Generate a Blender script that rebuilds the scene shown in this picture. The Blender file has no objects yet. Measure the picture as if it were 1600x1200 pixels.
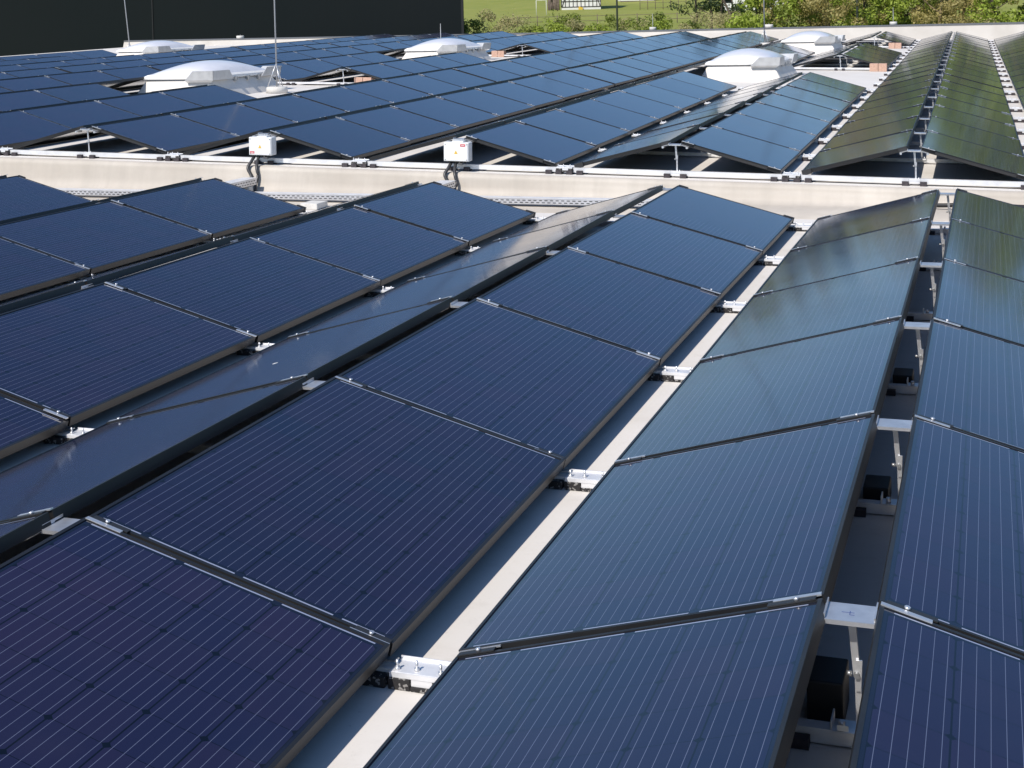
import bpy, math, random
import numpy as np
from mathutils import Matrix, Vector
random.seed(7)
R = math.radians
scene = bpy.context.scene
col = scene.collection

# ------------------------------------------------------------------ layout numbers (metres)
W, H = 0.9551, 0.2597            # run and rise of one tilted panel
RG, VG = 0.1318, 0.1892          # ridge gap, valley gap
PER = 2 * W + RG + VG            # ridge to ridge
PT, PL, PW = 1.67, 1.65, 0.99    # joint pitch, panel length, panel width
ZR = -0.10                       # membrane below the low panel edges
CAM_C = Vector((0.33440, -3.47935, 1.66752))
YAW, PITCH, ROLL, FPX, PPX, PPY = -0.33998, 0.028791, -0.024614, 2224.32, 761.05, 100.0
O = Vector((-0.3468, 10.22257, 0.16807))          # far roof: origin and axes
EX = Vector((1.0, 0.0117957, -0.0213924))
EY = Vector((-0.0117957, 1.0, 0.0169488))

def far(x, y, z=0.0):            # far-roof coordinates to world; the fall turns west of x = -15.6
    return O + EX * x + EY * y + Vector((0, 0, z - 0.0224 * max(0.0, -15.6 - x)))

def fory(j):                     # joint number on the far roof to metres (a wider gap after every seven panels)
    return j * PT + 0.10 * (j >= 7) + 0.10 * (j >= 14)

# camera axes
_cy, _sy, _cp, _sp, _cr, _sr = math.cos(YAW), math.sin(YAW), math.cos(PITCH), math.sin(PITCH), math.cos(ROLL), math.sin(ROLL)
FW = Vector((_sy * _cp, _cy * _cp, -_sp))
_r = Vector((_cy, -_sy, 0)); _u = _r.cross(FW)
RT = _r * _cr + _u * _sr
UP = -_r * _sr + _u * _cr

def bearing(px, dist, z):        # a point on the land: photo column -> compass direction, true distance, height
    a = YAW + math.atan((px - PPX) / FPX)
    return Vector((CAM_C.x + math.sin(a) * dist, CAM_C.y + math.cos(a) * dist, z))

# ------------------------------------------------------------------ mesh helper
class MB:
    def __init__(s): s.v = []; s.f = []; s.m = []; s.uv = {}; s.sm = set()
    def poly(s, pts, mi=0, uv=None, smooth=False):
        b = len(s.v); s.v += [tuple(p) for p in pts]; s.f.append(tuple(range(b, b + len(pts)))); s.m.append(mi)
        if uv: s.uv[len(s.f) - 1] = uv
        if smooth: s.sm.add(len(s.f) - 1)
    def box(s, x0, x1, y0, y1, z0, z1, mi=0, M=None):
        p = [Vector((x, y, z)) for z in (z0, z1) for y in (y0, y1) for x in (x0, x1)]
        if M is not None: p = [M @ q for q in p]
        b = len(s.v); s.v += [tuple(q) for q in p]
        for f in ((0, 2, 3, 1), (4, 5, 7, 6), (0, 1, 5, 4), (2, 6, 7, 3), (0, 4, 6, 2), (1, 3, 7, 5)):
            s.f.append(tuple(b + i for i in f)); s.m.append(mi)
    def hexa(s, lo, hi, mi=0):   # two quads of four points each
        b = len(s.v); s.v += [tuple(q) for q in list(lo) + list(hi)]
        for f in ((3, 2, 1, 0), (4, 5, 6, 7), (0, 1, 5, 4), (1, 2, 6, 5), (2, 3, 7, 6), (3, 0, 4, 7)):
            s.f.append(tuple(b + i for i in f)); s.m.append(mi)
    def tube(s, pts, rad, n=8, mi=0, cap=True):
        pts = [Vector(p) for p in pts]
        if not hasattr(rad, '__len__'): rad = [rad] * len(pts)
        rings = []
        for i, p in enumerate(pts):
            d = (pts[min(i + 1, len(pts) - 1)] - pts[max(i - 1, 0)]).normalized()
            a = d.orthogonal().normalized() if abs(d.z) < .95 else Vector((1, 0, 0))
            a = (a - d * a.dot(d)).normalized()
            if abs(d.z) < .95:
                a = d.cross(Vector((0, 0, 1))).normalized()
            c = d.cross(a)
            b = len(s.v)
            for k in range(n):
                t = 2 * math.pi * k / n
                s.v.append(tuple(p + (a * math.cos(t) + c * math.sin(t)) * rad[i]))
            rings.append(b)
        for i in range(len(rings) - 1):
            for k in range(n):
                k2 = (k + 1) % n
                s.f.append((rings[i] + k, rings[i] + k2, rings[i + 1] + k2, rings[i + 1] + k)); s.m.append(mi); s.sm.add(len(s.f) - 1)
        if cap:
            s.f.append(tuple(rings[0] + k for k in reversed(range(n)))); s.m.append(mi)
            s.f.append(tuple(rings[-1] + k for k in range(n))); s.m.append(mi)
    def mesh(s, name, mats, bevel=None):
        me = bpy.data.meshes.new(name)
        me.from_pydata(s.v, [], s.f)
        for m in (mats if isinstance(mats, (list, tuple)) else [mats]): me.materials.append(m)
        me.polygons.foreach_set('material_index', s.m)
        if s.sm:
            fl = [i in s.sm for i in range(len(s.f))]
            me.polygons.foreach_set('use_smooth', fl)
        if s.uv:
            ul = me.uv_layers.new(name='UVMap').data
            for fi, uv in s.uv.items():
                for k, li in enumerate(me.polygons[fi].loop_indices): ul[li].uv = uv[k]
        me.update()
        return me
    def build(s, name, mats, parent=None, M=None, bevel=0):
        o = bpy.data.objects.new(name, s.mesh(name, mats)); col.objects.link(o)
        if parent: o.parent = parent
        if M is not None: o.matrix_local = M
        if bevel:
            b = o.modifiers.new('bevel', 'BEVEL'); b.width = bevel; b.segments = 2; b.limit_method = 'ANGLE'
        return o

def link(name, me, parent=None, M=None):
    o = bpy.data.objects.new(name, me); col.objects.link(o)
    if parent: o.parent = parent
    if M is not None: o.matrix_local = M
    return o

def tag(o, label, cat, group=None, kind=None):
    if label: o['label'] = label
    if cat: o['category'] = cat
    if group: o['group'] = group
    if kind: o['kind'] = kind
    return o

def empty(name, M, label, cat, group=None):
    o = bpy.data.objects.new(name, None); col.objects.link(o); o.empty_display_size = .2
    o.matrix_world = M if isinstance(M, Matrix) else Matrix.Translation(M)
    return tag(o, label, cat, group)

def copy_tree(o, M, label, group=None):
    r = o.copy(); col.objects.link(r); r.matrix_world = M; r['label'] = label
    if group: r['group'] = group
    for ch in o.children:
        c = ch.copy(); col.objects.link(c); c.parent = r
        for g in ch.children:
            d = g.copy(); col.objects.link(d); d.parent = c
    return r

ORD = ['zeroth', 'first', 'second', 'third', 'fourth', 'fifth', 'sixth', 'seventh', 'eighth', 'ninth', 'tenth', 'eleventh', 'twelfth', 'thirteenth',
       'fourteenth', 'fifteenth', 'sixteenth', 'seventeenth', 'eighteenth', 'nineteenth', 'twentieth', 'twenty-first', 'twenty-second', 'twenty-third']

# ------------------------------------------------------------------ materials
def mat(name, color, rough=.6, metal=0., spec=.5, noise=None, bump=None):
    m = bpy.data.materials.new(name); m.use_nodes = True
    nt = m.node_tree; b = nt.nodes['Principled BSDF']
    b.inputs['Base Color'].default_value = (*color, 1); b.inputs['Roughness'].default_value = rough
    b.inputs['Metallic'].default_value = metal; b.inputs['Specular IOR Level'].default_value = spec
    if noise:
        sc, c2, lo, hi = noise
        g = nt.nodes.new('ShaderNodeNewGeometry'); n = nt.nodes.new('ShaderNodeTexNoise')
        n.inputs['Scale'].default_value = sc; n.inputs['Detail'].default_value = 5
        rp = nt.nodes.new('ShaderNodeMapRange'); rp.inputs[1].default_value = lo; rp.inputs[2].default_value = hi
        mx = nt.nodes.new('ShaderNodeMix'); mx.data_type = 'RGBA'
        mx.inputs[6].default_value = (*color, 1); mx.inputs[7].default_value = (*c2, 1)
        nt.links.new(g.outputs['Position'], n.inputs['Vector']); nt.links.new(n.outputs['Fac'], rp.inputs[0])
        nt.links.new(rp.outputs[0], mx.inputs[0]); nt.links.new(mx.outputs[2], b.inputs['Base Color'])
    if bump:
        g = nt.nodes.new('ShaderNodeNewGeometry'); n = nt.nodes.new('ShaderNodeTexNoise')
        n.inputs['Scale'].default_value = bump[0]; n.inputs['Detail'].default_value = 4
        bp = nt.nodes.new('ShaderNodeBump'); bp.inputs['Strength'].default_value = bump[1]; bp.inputs['Distance'].default_value = bump[2]
        nt.links.new(g.outputs['Position'], n.inputs['Vector']); nt.links.new(n.outputs['Fac'], bp.inputs['Height'])
        nt.links.new(bp.outputs['Normal'], b.inputs['Normal'])
    return m

class NT:                        # tiny node-building helper
    def __init__(s, m): s.t = m.node_tree
    def val(s, x, sock):
        if isinstance(x, (int, float)): sock.default_value = x
        else: s.t.links.new(x, sock)
    def op(s, o, a, b=0.0, c=0.0, clamp=False):
        n = s.t.nodes.new('ShaderNodeMath'); n.operation = o; n.use_clamp = clamp
        s.val(a, n.inputs[0]); s.val(b, n.inputs[1]); s.val(c, n.inputs[2]); return n.outputs[0]
    def mix(s, f, a, b):
        n = s.t.nodes.new('ShaderNodeMix'); n.data_type = 'RGBA'; s.val(f, n.inputs[0])
        for x, i in ((a, 6), (b, 7)):
            if isinstance(x, tuple): n.inputs[i].default_value = (*x, 1)
            else: s.t.links.new(x, n.inputs[i])
        return n.outputs[2]
    def rng(s, x, a, b, c=0., d=1.):
        n = s.t.nodes.new('ShaderNodeMapRange'); s.val(x, n.inputs[0])
        for i, q in enumerate((a, b, c, d)): n.inputs[i + 1].default_value = q
        return n.outputs[0]
    def noise(s, vec, scale, detail=4, rough=.5):
        n = s.t.nodes.new('ShaderNodeTexNoise'); n.inputs['Scale'].default_value = scale; n.inputs['Detail'].default_value = detail
        n.inputs['Roughness'].default_value = rough
        s.t.links.new(vec, n.inputs['Vector']); return n.outputs['Fac']

def laminate_material():
    m = bpy.data.materials.new('solar_glass'); m.use_nodes = True; n = NT(m); nt = m.node_tree
    b = nt.nodes['Principled BSDF']
    uv = nt.nodes.new('ShaderNodeUVMap'); sp = nt.nodes.new('ShaderNodeSeparateXYZ'); nt.links.new(uv.outputs[0], sp.inputs[0])
    u, v = sp.outputs[0], sp.outputs[1]      # u along the row 0..1.65, v across 0..0.99, metres
    C = .158
    a = n.op('DIVIDE', n.op('SUBTRACT', u, .035), C); c = n.op('DIVIDE', n.op('SUBTRACT', v, .021), C)
    ai, ci = n.op('FLOOR', a), n.op('FLOOR', c)
    af, cf = n.op('SUBTRACT', a, ai), n.op('SUBTRACT', c, ci)
    def inside(x, lo, hi): return n.op('MULTIPLY', n.op('GREATER_THAN', x, lo), n.op('LESS_THAN', x, hi))
    field = n.op('MULTIPLY', inside(a, 0., 10.), inside(c, 0., 6.))
    ea = n.op('SUBTRACT', .5, n.op('ABSOLUTE', n.op('SUBTRACT', af, .5)))   # distance to the nearest cell border
    ec = n.op('SUBTRACT', .5, n.op('ABSOLUTE', n.op('SUBTRACT', cf, .5)))
    gap = n.op('MAXIMUM', n.op('LESS_THAN', ec, .014), n.op('LESS_THAN', ea, .0065))
    gap = n.op('MAXIMUM', gap, n.op('LESS_THAN', n.op('ADD', ea, ec), .082))
    # five busbars per cell
    bf = n.op('FRACT', n.op('MULTIPLY', cf, 5.))
    bus = n.op('LESS_THAN', n.op('ABSOLUTE', n.op('SUBTRACT', bf, .5)), .021)
    bus = n.op('MULTIPLY', bus, field)
    # ribbons that join the strings at both ends (1,2,2,1 cells and 2,2,2 cells)
    near = inside(u, .0175, .0235); farr = inside(u, 1.6265, 1.6325)
    k1 = n.op('FRACT', n.op('DIVIDE', n.op('ADD', c, 1.), 2.)); k2 = n.op('FRACT', n.op('DIVIDE', c, 2.))
    near = n.op('MULTIPLY', near, inside(k1, .045, .955)); farr = n.op('MULTIPLY', farr, inside(k2, .045, .955))
    rib = n.op('MULTIPLY', n.op('MAXIMUM', near, farr), inside(c, .08, 5.92))
    # every cell a slightly different blue
    cb = nt.nodes.new('ShaderNodeCombineXYZ'); n.val(ai, cb.inputs[0]); n.val(ci, cb.inputs[1])
    oi = nt.nodes.new('ShaderNodeObjectInfo'); n.val(n.op('MULTIPLY', oi.outputs['Random'], 91.), cb.inputs[2])
    wn = nt.nodes.new('ShaderNodeTexWhiteNoise'); nt.links.new(cb.outputs[0], wn.inputs['Vector'])
    tc = nt.nodes.new('ShaderNodeNewGeometry')
    cloud = n.noise(tc.outputs['Position'], 2.3, 3)
    f = n.op('ADD', n.op('MULTIPLY', wn.outputs['Value'], .55), n.op('MULTIPLY', n.rng(cloud, .3, .7), .45))
    cell = n.mix(f, (.0085, .0120, .038), (.0165, .0120, .039))
    hv = nt.nodes.new('ShaderNodeHueSaturation'); n.val(n.rng(oi.outputs['Random'], 0, 1, .86, 1.16), hv.inputs['Value']); n.val(n.rng(n.op('FRACT', n.op('MULTIPLY', oi.outputs['Random'], 7.3)), 0, 1, .494, .506), hv.inputs['Hue'])
    nt.links.new(cell, hv.inputs['Color']); cell = hv.outputs[0]
    cc = n.mix(gap, cell, (.0016, .002, .005))
    cc = n.mix(field, (.006, .008, .020), cc)
    cc = n.mix(bus, cc, (.135, .155, .235))
    cc = n.mix(rib, cc, (.30, .34, .46))
    low = n.op('MULTIPLY', n.rng(v, .90, .985), n.rng(n.noise(tc.outputs['Position'], 3.1, 5, .6), .4, .8))
    cc = n.mix(n.op('MULTIPLY', low, .035), cc, (.42, .39, .34))
    dust = n.noise(tc.outputs['Position'], 6., 8, .65)
    cc = n.mix(n.rng(dust, .45, .9, .0, .010), cc, (.50, .50, .48))
    nt.links.new(cc, b.inputs['Base Color'])
    # patchy film of dust softens the mirror
    n.val(n.rng(n.noise(tc.outputs['Position'], 1.7, 6, .6), .3, .75, .07, .12), b.inputs['Roughness'])
    b.inputs['IOR'].default_value = 1.5
    b.inputs['Sheen Weight'].default_value = .10; b.inputs['Sheen Roughness'].default_value = .22; b.inputs['Sheen Tint'].default_value = (.80, .88, 1, 1)
    b.inputs['Specular IOR Level'].default_value = .58
    return m

M_LAM = laminate_material()
M_FRAME = mat('black_anodised_frame', (.013, .013, .0145), .42, .0, .45, noise=(3., (.022, .022, .022), .35, .7))
M_CHAN = mat('dark_joint_profile', (.06, .06, .062), .45, .6)
M_ALU = mat('mill_aluminium', (.80, .81, .83), .38, .75, noise=(14., (.62, .63, .66), .4, .7))
M_ALUW = mat('bright_aluminium_rail', (.88, .88, .89), .45, .35, noise=(9., (.72, .72, .74), .45, .75))
M_STEEL = mat('galvanised_steel', (.55, .56, .57), .4, .85, noise=(25., (.38, .39, .41), .4, .65))
M_ROD = mat('dull_rod_metal', (.42, .43, .45), .55, .3)
M_BLACK = mat('black_plastic', (.012, .012, .014), .55)
M_GREYP = mat('grey_plastic_conduit', (.045, .045, .048), .4)
M_WHITEP = mat('white_plastic_box', (.82, .83, .84), .3)
M_RED = mat('red_sticker', (.62, .03, .06), .4)
M_YEL = mat('yellow_sticker', (.75, .50, .06), .4)
M_INK = mat('blue_ink', (.06, .10, .30), .5)
M_LABELW = mat('paper_label', (.78, .78, .74), .6)
M_BRICK = mat('pink_concrete_block', (.62, .40, .30), .85, noise=(30., (.50, .31, .23), .4, .7), bump=(60., .4, .004))
M_CONC = mat('pale_concrete', (.72, .70, .66), .85, noise=(22., (.60, .58, .54), .4, .7), bump=(70., .3, .003))
M_TRAY = mat('perforated_tray_metal', (.70, .71, .74), .4, .6, noise=(12., (.58, .59, .62), .4, .7))
M_SLOT = mat('tray_slot', (.05, .05, .055), .7)
M_CURB = mat('grey_lid_sheet', (.60, .61, .62), .42, .35, noise=(8., (.50, .51, .52), .4, .7))
M_PARA = mat('parapet_membrane', (.60, .565, .52), .65, 0., .3, noise=(1.2, (.50, .465, .42), .35, .7))
M_COPING = mat('grey_coping', (.15, .155, .165), .5, .2)
M_DOME = mat('opal_dome', (.80, .80, .84), .16, .0, .5, noise=(4., (.74, .74, .79), .4, .7))
M_RIMW = mat('white_rim', (.86, .85, .83), .45, noise=(9., (.76, .75, .72), .45, .75))

def rubber_material():
    m = mat('recycled_rubber_pad', (.016, .015, .016), .85); n = NT(m); nt = m.node_tree; b = nt.nodes['Principled BSDF']
    g = nt.nodes.new('ShaderNodeNewGeometry'); vo = nt.nodes.new('ShaderNodeTexVoronoi'); vo.inputs['Scale'].default_value = 150.
    nt.links.new(g.outputs['Position'], vo.inputs['Vector'])
    sp = nt.nodes.new('ShaderNodeSeparateColor'); nt.links.new(vo.outputs['Color'], sp.inputs[0])
    fleck = n.op('GREATER_THAN', sp.outputs[0], .86)
    c = n.mix(n.noise(g.outputs['Position'], 60., 3), (.012, .012, .013), (.035, .032, .033))
    c = n.mix(fleck, c, (.26, .25, .24))
    nt.links.new(c, b.inputs['Base Color'])
    return m
M_RUB = rubber_material(); M_PAD = mat('rail_pad_rubber', (.045, .038, .044), .85, noise=(40., (.075, .065, .07), .4, .7))

def membrane_material():
    m = mat('white_roof_membrane', (.78, .74, .69), .62, 0., .35); n = NT(m); nt = m.node_tree; b = nt.nodes['Principled BSDF']
    g = nt.nodes.new('ShaderNodeNewGeometry'); P = g.outputs['Position']
    mp = nt.nodes.new('ShaderNodeMapping'); mp.inputs['Scale'].default_value = (.35, 1.6, 2.0); nt.links.new(P, mp.inputs[0])
    big = n.noise(P, .7, 6, .6); str_ = n.noise(mp.outputs[0], 1.6, 8, .65); fine = n.noise(P, 9., 8, .7)
    c = n.mix(n.rng(big, .35, .7), (.81, .77, .725), (.74, .70, .645))
    c = n.mix(n.rng(str_, .52, .82, 0., .38), c, (.50, .44, .36))
    c = n.mix(n.rng(fine, .54, .82, 0., .42), c, (.52, .48, .42))
    c = n.mix(n.rng(n.noise(P, 55., 3, .6), .66, .78, 0., .35), c, (.42, .39, .35))
    sp = nt.nodes.new('ShaderNodeSeparateXYZ'); nt.links.new(P, sp.inputs[0])
    fx = n.op('FRACT', n.op('DIVIDE', sp.outputs[0], 1.52)); fy = n.op('FRACT', n.op('DIVIDE', sp.outputs[1], 7.3))
    seam = n.op('MAXIMUM', n.op('LESS_THAN', fx, .006), n.op('LESS_THAN', fy, .0013))
    c = n.mix(n.op('MULTIPLY', seam, .22), c, (.38, .35, .31))
    nt.links.new(c, b.inputs['Base Color'])
    bp = nt.nodes.new('ShaderNodeBump'); bp.inputs['Strength'].default_value = .25; bp.inputs['Distance'].default_value = .012
    nt.links.new(n.noise(P, 3.2, 5), bp.inputs['Height']); nt.links.new(bp.outputs[0], b.inputs['Normal'])
    return m
M_MEM = membrane_material()

def step_material():             # the same membrane dressed up the step: rain streaks and grime
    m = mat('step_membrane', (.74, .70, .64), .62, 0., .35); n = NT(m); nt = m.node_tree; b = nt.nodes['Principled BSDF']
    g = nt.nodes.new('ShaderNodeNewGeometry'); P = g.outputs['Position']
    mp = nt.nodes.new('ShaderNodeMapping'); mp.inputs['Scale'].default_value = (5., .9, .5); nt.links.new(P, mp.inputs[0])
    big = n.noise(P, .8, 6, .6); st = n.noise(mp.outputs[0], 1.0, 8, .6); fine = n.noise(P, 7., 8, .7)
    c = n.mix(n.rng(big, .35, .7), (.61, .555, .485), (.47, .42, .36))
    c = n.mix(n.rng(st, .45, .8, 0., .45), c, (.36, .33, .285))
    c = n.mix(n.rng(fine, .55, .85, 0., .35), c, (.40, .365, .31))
    nt.links.new(c, b.inputs['Base Color'])
    bp = nt.nodes.new('ShaderNodeBump'); bp.inputs['Strength'].default_value = .35; bp.inputs['Distance'].default_value = .02
    nt.links.new(n.noise(P, 2.2, 5), bp.inputs['Height']); nt.links.new(bp.outputs[0], b.inputs['Normal'])
    return m
M_STEP = step_material()

def cladding_material():
    m = mat('anthracite_cladding', (.022, .028, .031), .6, 0., .12); n = NT(m); nt = m.node_tree; b = nt.nodes['Principled BSDF']
    g = nt.nodes.new('ShaderNodeNewGeometry'); P = g.outputs['Position']
    c = n.mix(n.rng(n.noise(P, .12, 4), .3, .7), (.0048, .0088, .0102), (.0074, .0104, .0116))
    sp = nt.nodes.new('ShaderNodeSeparateXYZ'); nt.links.new(P, sp.inputs[0])
    rib = n.op('LESS_THAN', n.op('FRACT', n.op('DIVIDE', sp.outputs[0], .6)), .03)
    c = n.mix(n.op('MULTIPLY', rib, .35), c, (.010, .013, .015))
    nt.links.new(c, b.inputs['Base Color'])
    return m
M_CLAD = cladding_material()
M_CLADJ = mat('cladding_joint', (.006, .007, .009), .7)
M_PLAST = mat('limewashed_plaster', (.80, .79, .76), .8, noise=(.9, (.70, .69, .66), .4, .7))
M_TIMBER = mat('dark_timber', (.022, .018, .016), .8)
M_TILE = mat('red_roof_tile', (.24, .075, .045), .8, noise=(3., (.16, .055, .038), .4, .7))
M_WOOD = mat('weathered_wood', (.20, .155, .115), .85, noise=(5., (.11, .085, .065), .35, .7))
M_POLE = mat('grey_lamp_pole', (.10, .115, .11), .5, .4)
M_BARK = mat('bark', (.13, .10, .075), .9, noise=(4., (.07, .055, .042), .35, .7))
M_BARKY = mat('yellowish_bark', (.27, .21, .11), .9, noise=(4., (.17, .13, .075), .35, .7))

def leaf_material(name, a, b_, trans=.34):
    m = bpy.data.materials.new(name); m.use_nodes = True; n = NT(m); nt = m.node_tree; b = nt.nodes['Principled BSDF']
    g = nt.nodes.new('ShaderNodeNewGeometry'); P = g.outputs['Position']
    f = n.op('ADD', n.op('MULTIPLY', g.outputs['Random Per Island'], .6), n.op('MULTIPLY', n.rng(n.noise(P, .8, 3), .3, .7), .4))
    c = n.mix(f, a, b_); nt.links.new(c, b.inputs['Base Color'])
    b.inputs['Roughness'].default_value = .55; b.inputs['Specular IOR Level'].default_value = .25
    tr = nt.nodes.new('ShaderNodeBsdfTranslucent'); nt.links.new(c, tr.inputs[0])
    ms = nt.nodes.new('ShaderNodeMixShader'); ms.inputs[0].default_value = trans
    nt.links.new(b.outputs[0], ms.inputs[1]); nt.links.new(tr.outputs[0], ms.inputs[2])
    nt.links.new(ms.outputs[0], nt.nodes['Material Output'].inputs[0])
    return m
L_BRIGHT = leaf_material('fresh_green_leaves', (.22, .30, .036), (.45, .54, .095))
L_MID = leaf_material('mid_green_leaves', (.17, .23, .040), (.33, .38, .08))
L_OLIVE = leaf_material('olive_buds', (.36, .31, .10), (.54, .45, .18))
L_BROWN = leaf_material('brown_twigs', (.34, .29, .10), (.48, .41, .17))
L_PINE = leaf_material('pine_needles', (.03, .055, .022), (.065, .10, .035))
L_STRAW = leaf_material('dry_reed', (.40, .37, .17), (.55, .50, .25))

def meadow_material():
    m = mat('meadow_grass', (.10, .15, .03), .9, 0., .2); n = NT(m); nt = m.node_tree; b = nt.nodes['Principled BSDF']
    g = nt.nodes.new('ShaderNodeNewGeometry'); P = g.outputs['Position']
    c = n.mix(n.rng(n.noise(P, .035, 6, .6), .35, .65), (.235, .265, .050), (.31, .315, .085))
    c = n.mix(n.rng(n.noise(P, .35, 8, .7), .42, .72, 0., .75), c, (.18, .23, .042))
    c = n.mix(n.rng(n.noise(P, 1.6, 8, .75), .52, .8, 0., .6), c, (.31, .28, .13))
    nt.links.new(c, b.inputs['Base Color'])
    return m
M_MEADOW = meadow_material()

# ------------------------------------------------------------------ solar panels
def panel_parts(clamps=(0,), ends='hi'):
    fr = MB(); t = .011; D = -.040
    fr.box(0, t, 0, PL, D, 0); fr.box(PW - t, PW, 0, PL, D, 0)
    fr.box(t, PW - t, 0, t, D, -.0004); fr.box(t, PW - t, PL - t, PL, D, -.0004)
    la = MB()
    x0, x1, y0, y1, zt, zb = t, PW - t, t, PL - t, -.003, -.010
    la.poly([(x0, y0, zt), (x1, y0, zt), (x1, y1, zt), (x0, y1, zt)], 0, [(y0, x0), (y0, x1), (y1, x1), (y1, x0)])
    la.poly([(x0, y0, zb), (x0, y1, zb), (x1, y1, zb), (x1, y0, zb)], 0, [(0, 0)] * 4)
    cl = MB()
    for c in clamps:
        y = -.010 if c == 0 else PL + .010
        for xa, xb in ((.004, .125), (PW - .125, PW - .004))[:1] if ends == 'hi' else (((.004, .125), (PW - .125, PW - .004))[1:] if ends == 'lo' else ()):
            cl.box(xa, xb, y - .0195, y - .004, .0006, .0050, 0)
            cl.box(xa + .012, xb + .012 if xa < .5 else xb - .002, y - .002, y + .0185, .0006, .0042, 1)
            xm = (xa + xb) / 2
            cl.tube([(xm, y + .006, .004), (xm, y + .006, .011)], .0075, 6, 0)
    jr = MB()
    for c in clamps:
        y = -.010 if c == 0 else PL + .010
        jr.box(.13, PW - .13, y - .0085, y + .0085, -.034, -.012, 0)
        for dy in (-.0045, .0, .0045): jr.box(.13, PW - .13, y + dy - .0012, y + dy + .0012, -.0119, -.0085, 0)
    return fr, la, cl, jr

def merged_panel(clamps=(0,)):   # one mesh with everything, for copies too small to show their parts
    fr, la, cl, jr = panel_parts(clamps)
    o = MB()
    for part, mm in ((fr, {0: 0}), (la, {0: 1}), (cl, {0: 2, 1: 3}), (jr, {0: 3})):
        b = len(o.v); nf = len(o.f)
        o.v += part.v
        for i, f in enumerate(part.f):
            o.f.append(tuple(b + q for q in f)); o.m.append(mm[part.m[i]])
            if i in part.uv: o.uv[nf + i] = part.uv[i]
    return o
PMATS = [M_FRAME, M_LAM, M_ALU, M_CHAN]
FR, LA, CL, JR = panel_parts()
ME_FR = FR.mesh('frame', M_FRAME); ME_LA = LA.mesh('laminate', M_LAM)
ME_CL = CL.mesh('clamp', [M_ALU, M_CHAN]); ME_CL2 = panel_parts((0,), 'lo')[2].mesh('clamp', [M_ALU, M_CHAN]); ME_JR = JR.mesh('joint_profile', M_CHAN)
ENDS = []
for xa, xb in ((.006, .085), (PW - .085, PW + .004)):
    _e = MB(); _e.box(xa, xb, PL + .0005, PL + .026, -.046, .0045); ENDS.append(_e.mesh('end_clamp', M_CHAN))
ME_ONE = merged_panel().mesh('solar_panel', PMATS)

rj = random.Random(11)
def panel_matrix(k, s, y0, isfar):
    yn, yf = y0 + .010, y0 + .010 + PL          # near and far end
    a = (rj.gauss(0, .0022), rj.gauss(0, .0022))
    ys = yn if s > 0 else yf
    if isfar:
        def pt(x, y, z): return far(x, y, z)
    else:
        def pt(x, y, z): return Vector((x, y, z))
    hi = pt(k * PER + s * RG / 2, ys, H); lo = pt(k * PER + s * (RG / 2 + W), ys, 0)
    fx = (lo - hi).normalized()
    al = (pt(k * PER, yf, 0) - pt(k * PER, yn, 0)).normalized() * s
    nz = fx.cross(al).normalized(); al = nz.cross(fx)
    B = Matrix((fx, al, nz)).transposed().to_4x4()
    c = Matrix.Translation((PW / 2, PL / 2, 0))
    hi = hi + fx * rj.gauss(0, .0018) + nz * rj.gauss(0, .0008)
    return Matrix.Translation(hi) @ B @ c @ Matrix.Rotation(a[0], 4, 'X') @ Matrix.Rotation(a[1], 4, 'Y') @ c.inverted()

def px(P):                        # where a point lands in the 1600 x 1200 photograph
    d = P - CAM_C; z = d.dot(FW)
    return (PPX + FPX * d.dot(RT) / z, PPY - FPX * d.dot(UP) / z, z)

def seen_area(M):
    pts = [M @ Vector(q) for q in ((0, 0, 0), (PW, 0, 0), (PW, PL, 0), (0, PL, 0))]
    n = M.to_3x3() @ Vector((0, 0, 1))
    if n.dot(CAM_C - pts[0]) < 0 or min((p - CAM_C).dot(FW) for p in pts) < .6: return 0
    q = [px(p) for p in pts]
    q = [(min(max(a, 0), 1600), min(max(b, 0), 1200)) for a, b, _ in q]
    return abs(sum(q[i][0] * q[(i + 1) % 4][1] - q[(i + 1) % 4][0] * q[i][1] for i in range(4))) / 2

SPANS = {}                        # far roof: which panels stand where (row, slope) -> runs of joints
FULL = [(0, 21)]
for k in range(1, -12, -1):
    for s in (1, -1): SPANS[(k, s)] = FULL
LIGHTWELL_A = [(0, 7), (11, 15), (18, 21)]
LIGHTWELL_B = [(0, 4), (7, 11), (14, 21)]
for key in ((-1, 1), (-1, -1), (-2, 1)): SPANS[key] = LIGHTWELL_A
for key in ((-5, 1), (-5, -1), (-6, 1)): SPANS[key] = LIGHTWELL_B
SPANS[(-9, -1)] = [(0, 11), (14, 21)]
SPANS[(-10, 1)] = [(0, 11)]; SPANS[(-10, -1)] = [(0, 11)]; SPANS[(-11, 1)] = [(0, 14)]; SPANS[(-11, -1)] = []

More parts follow.
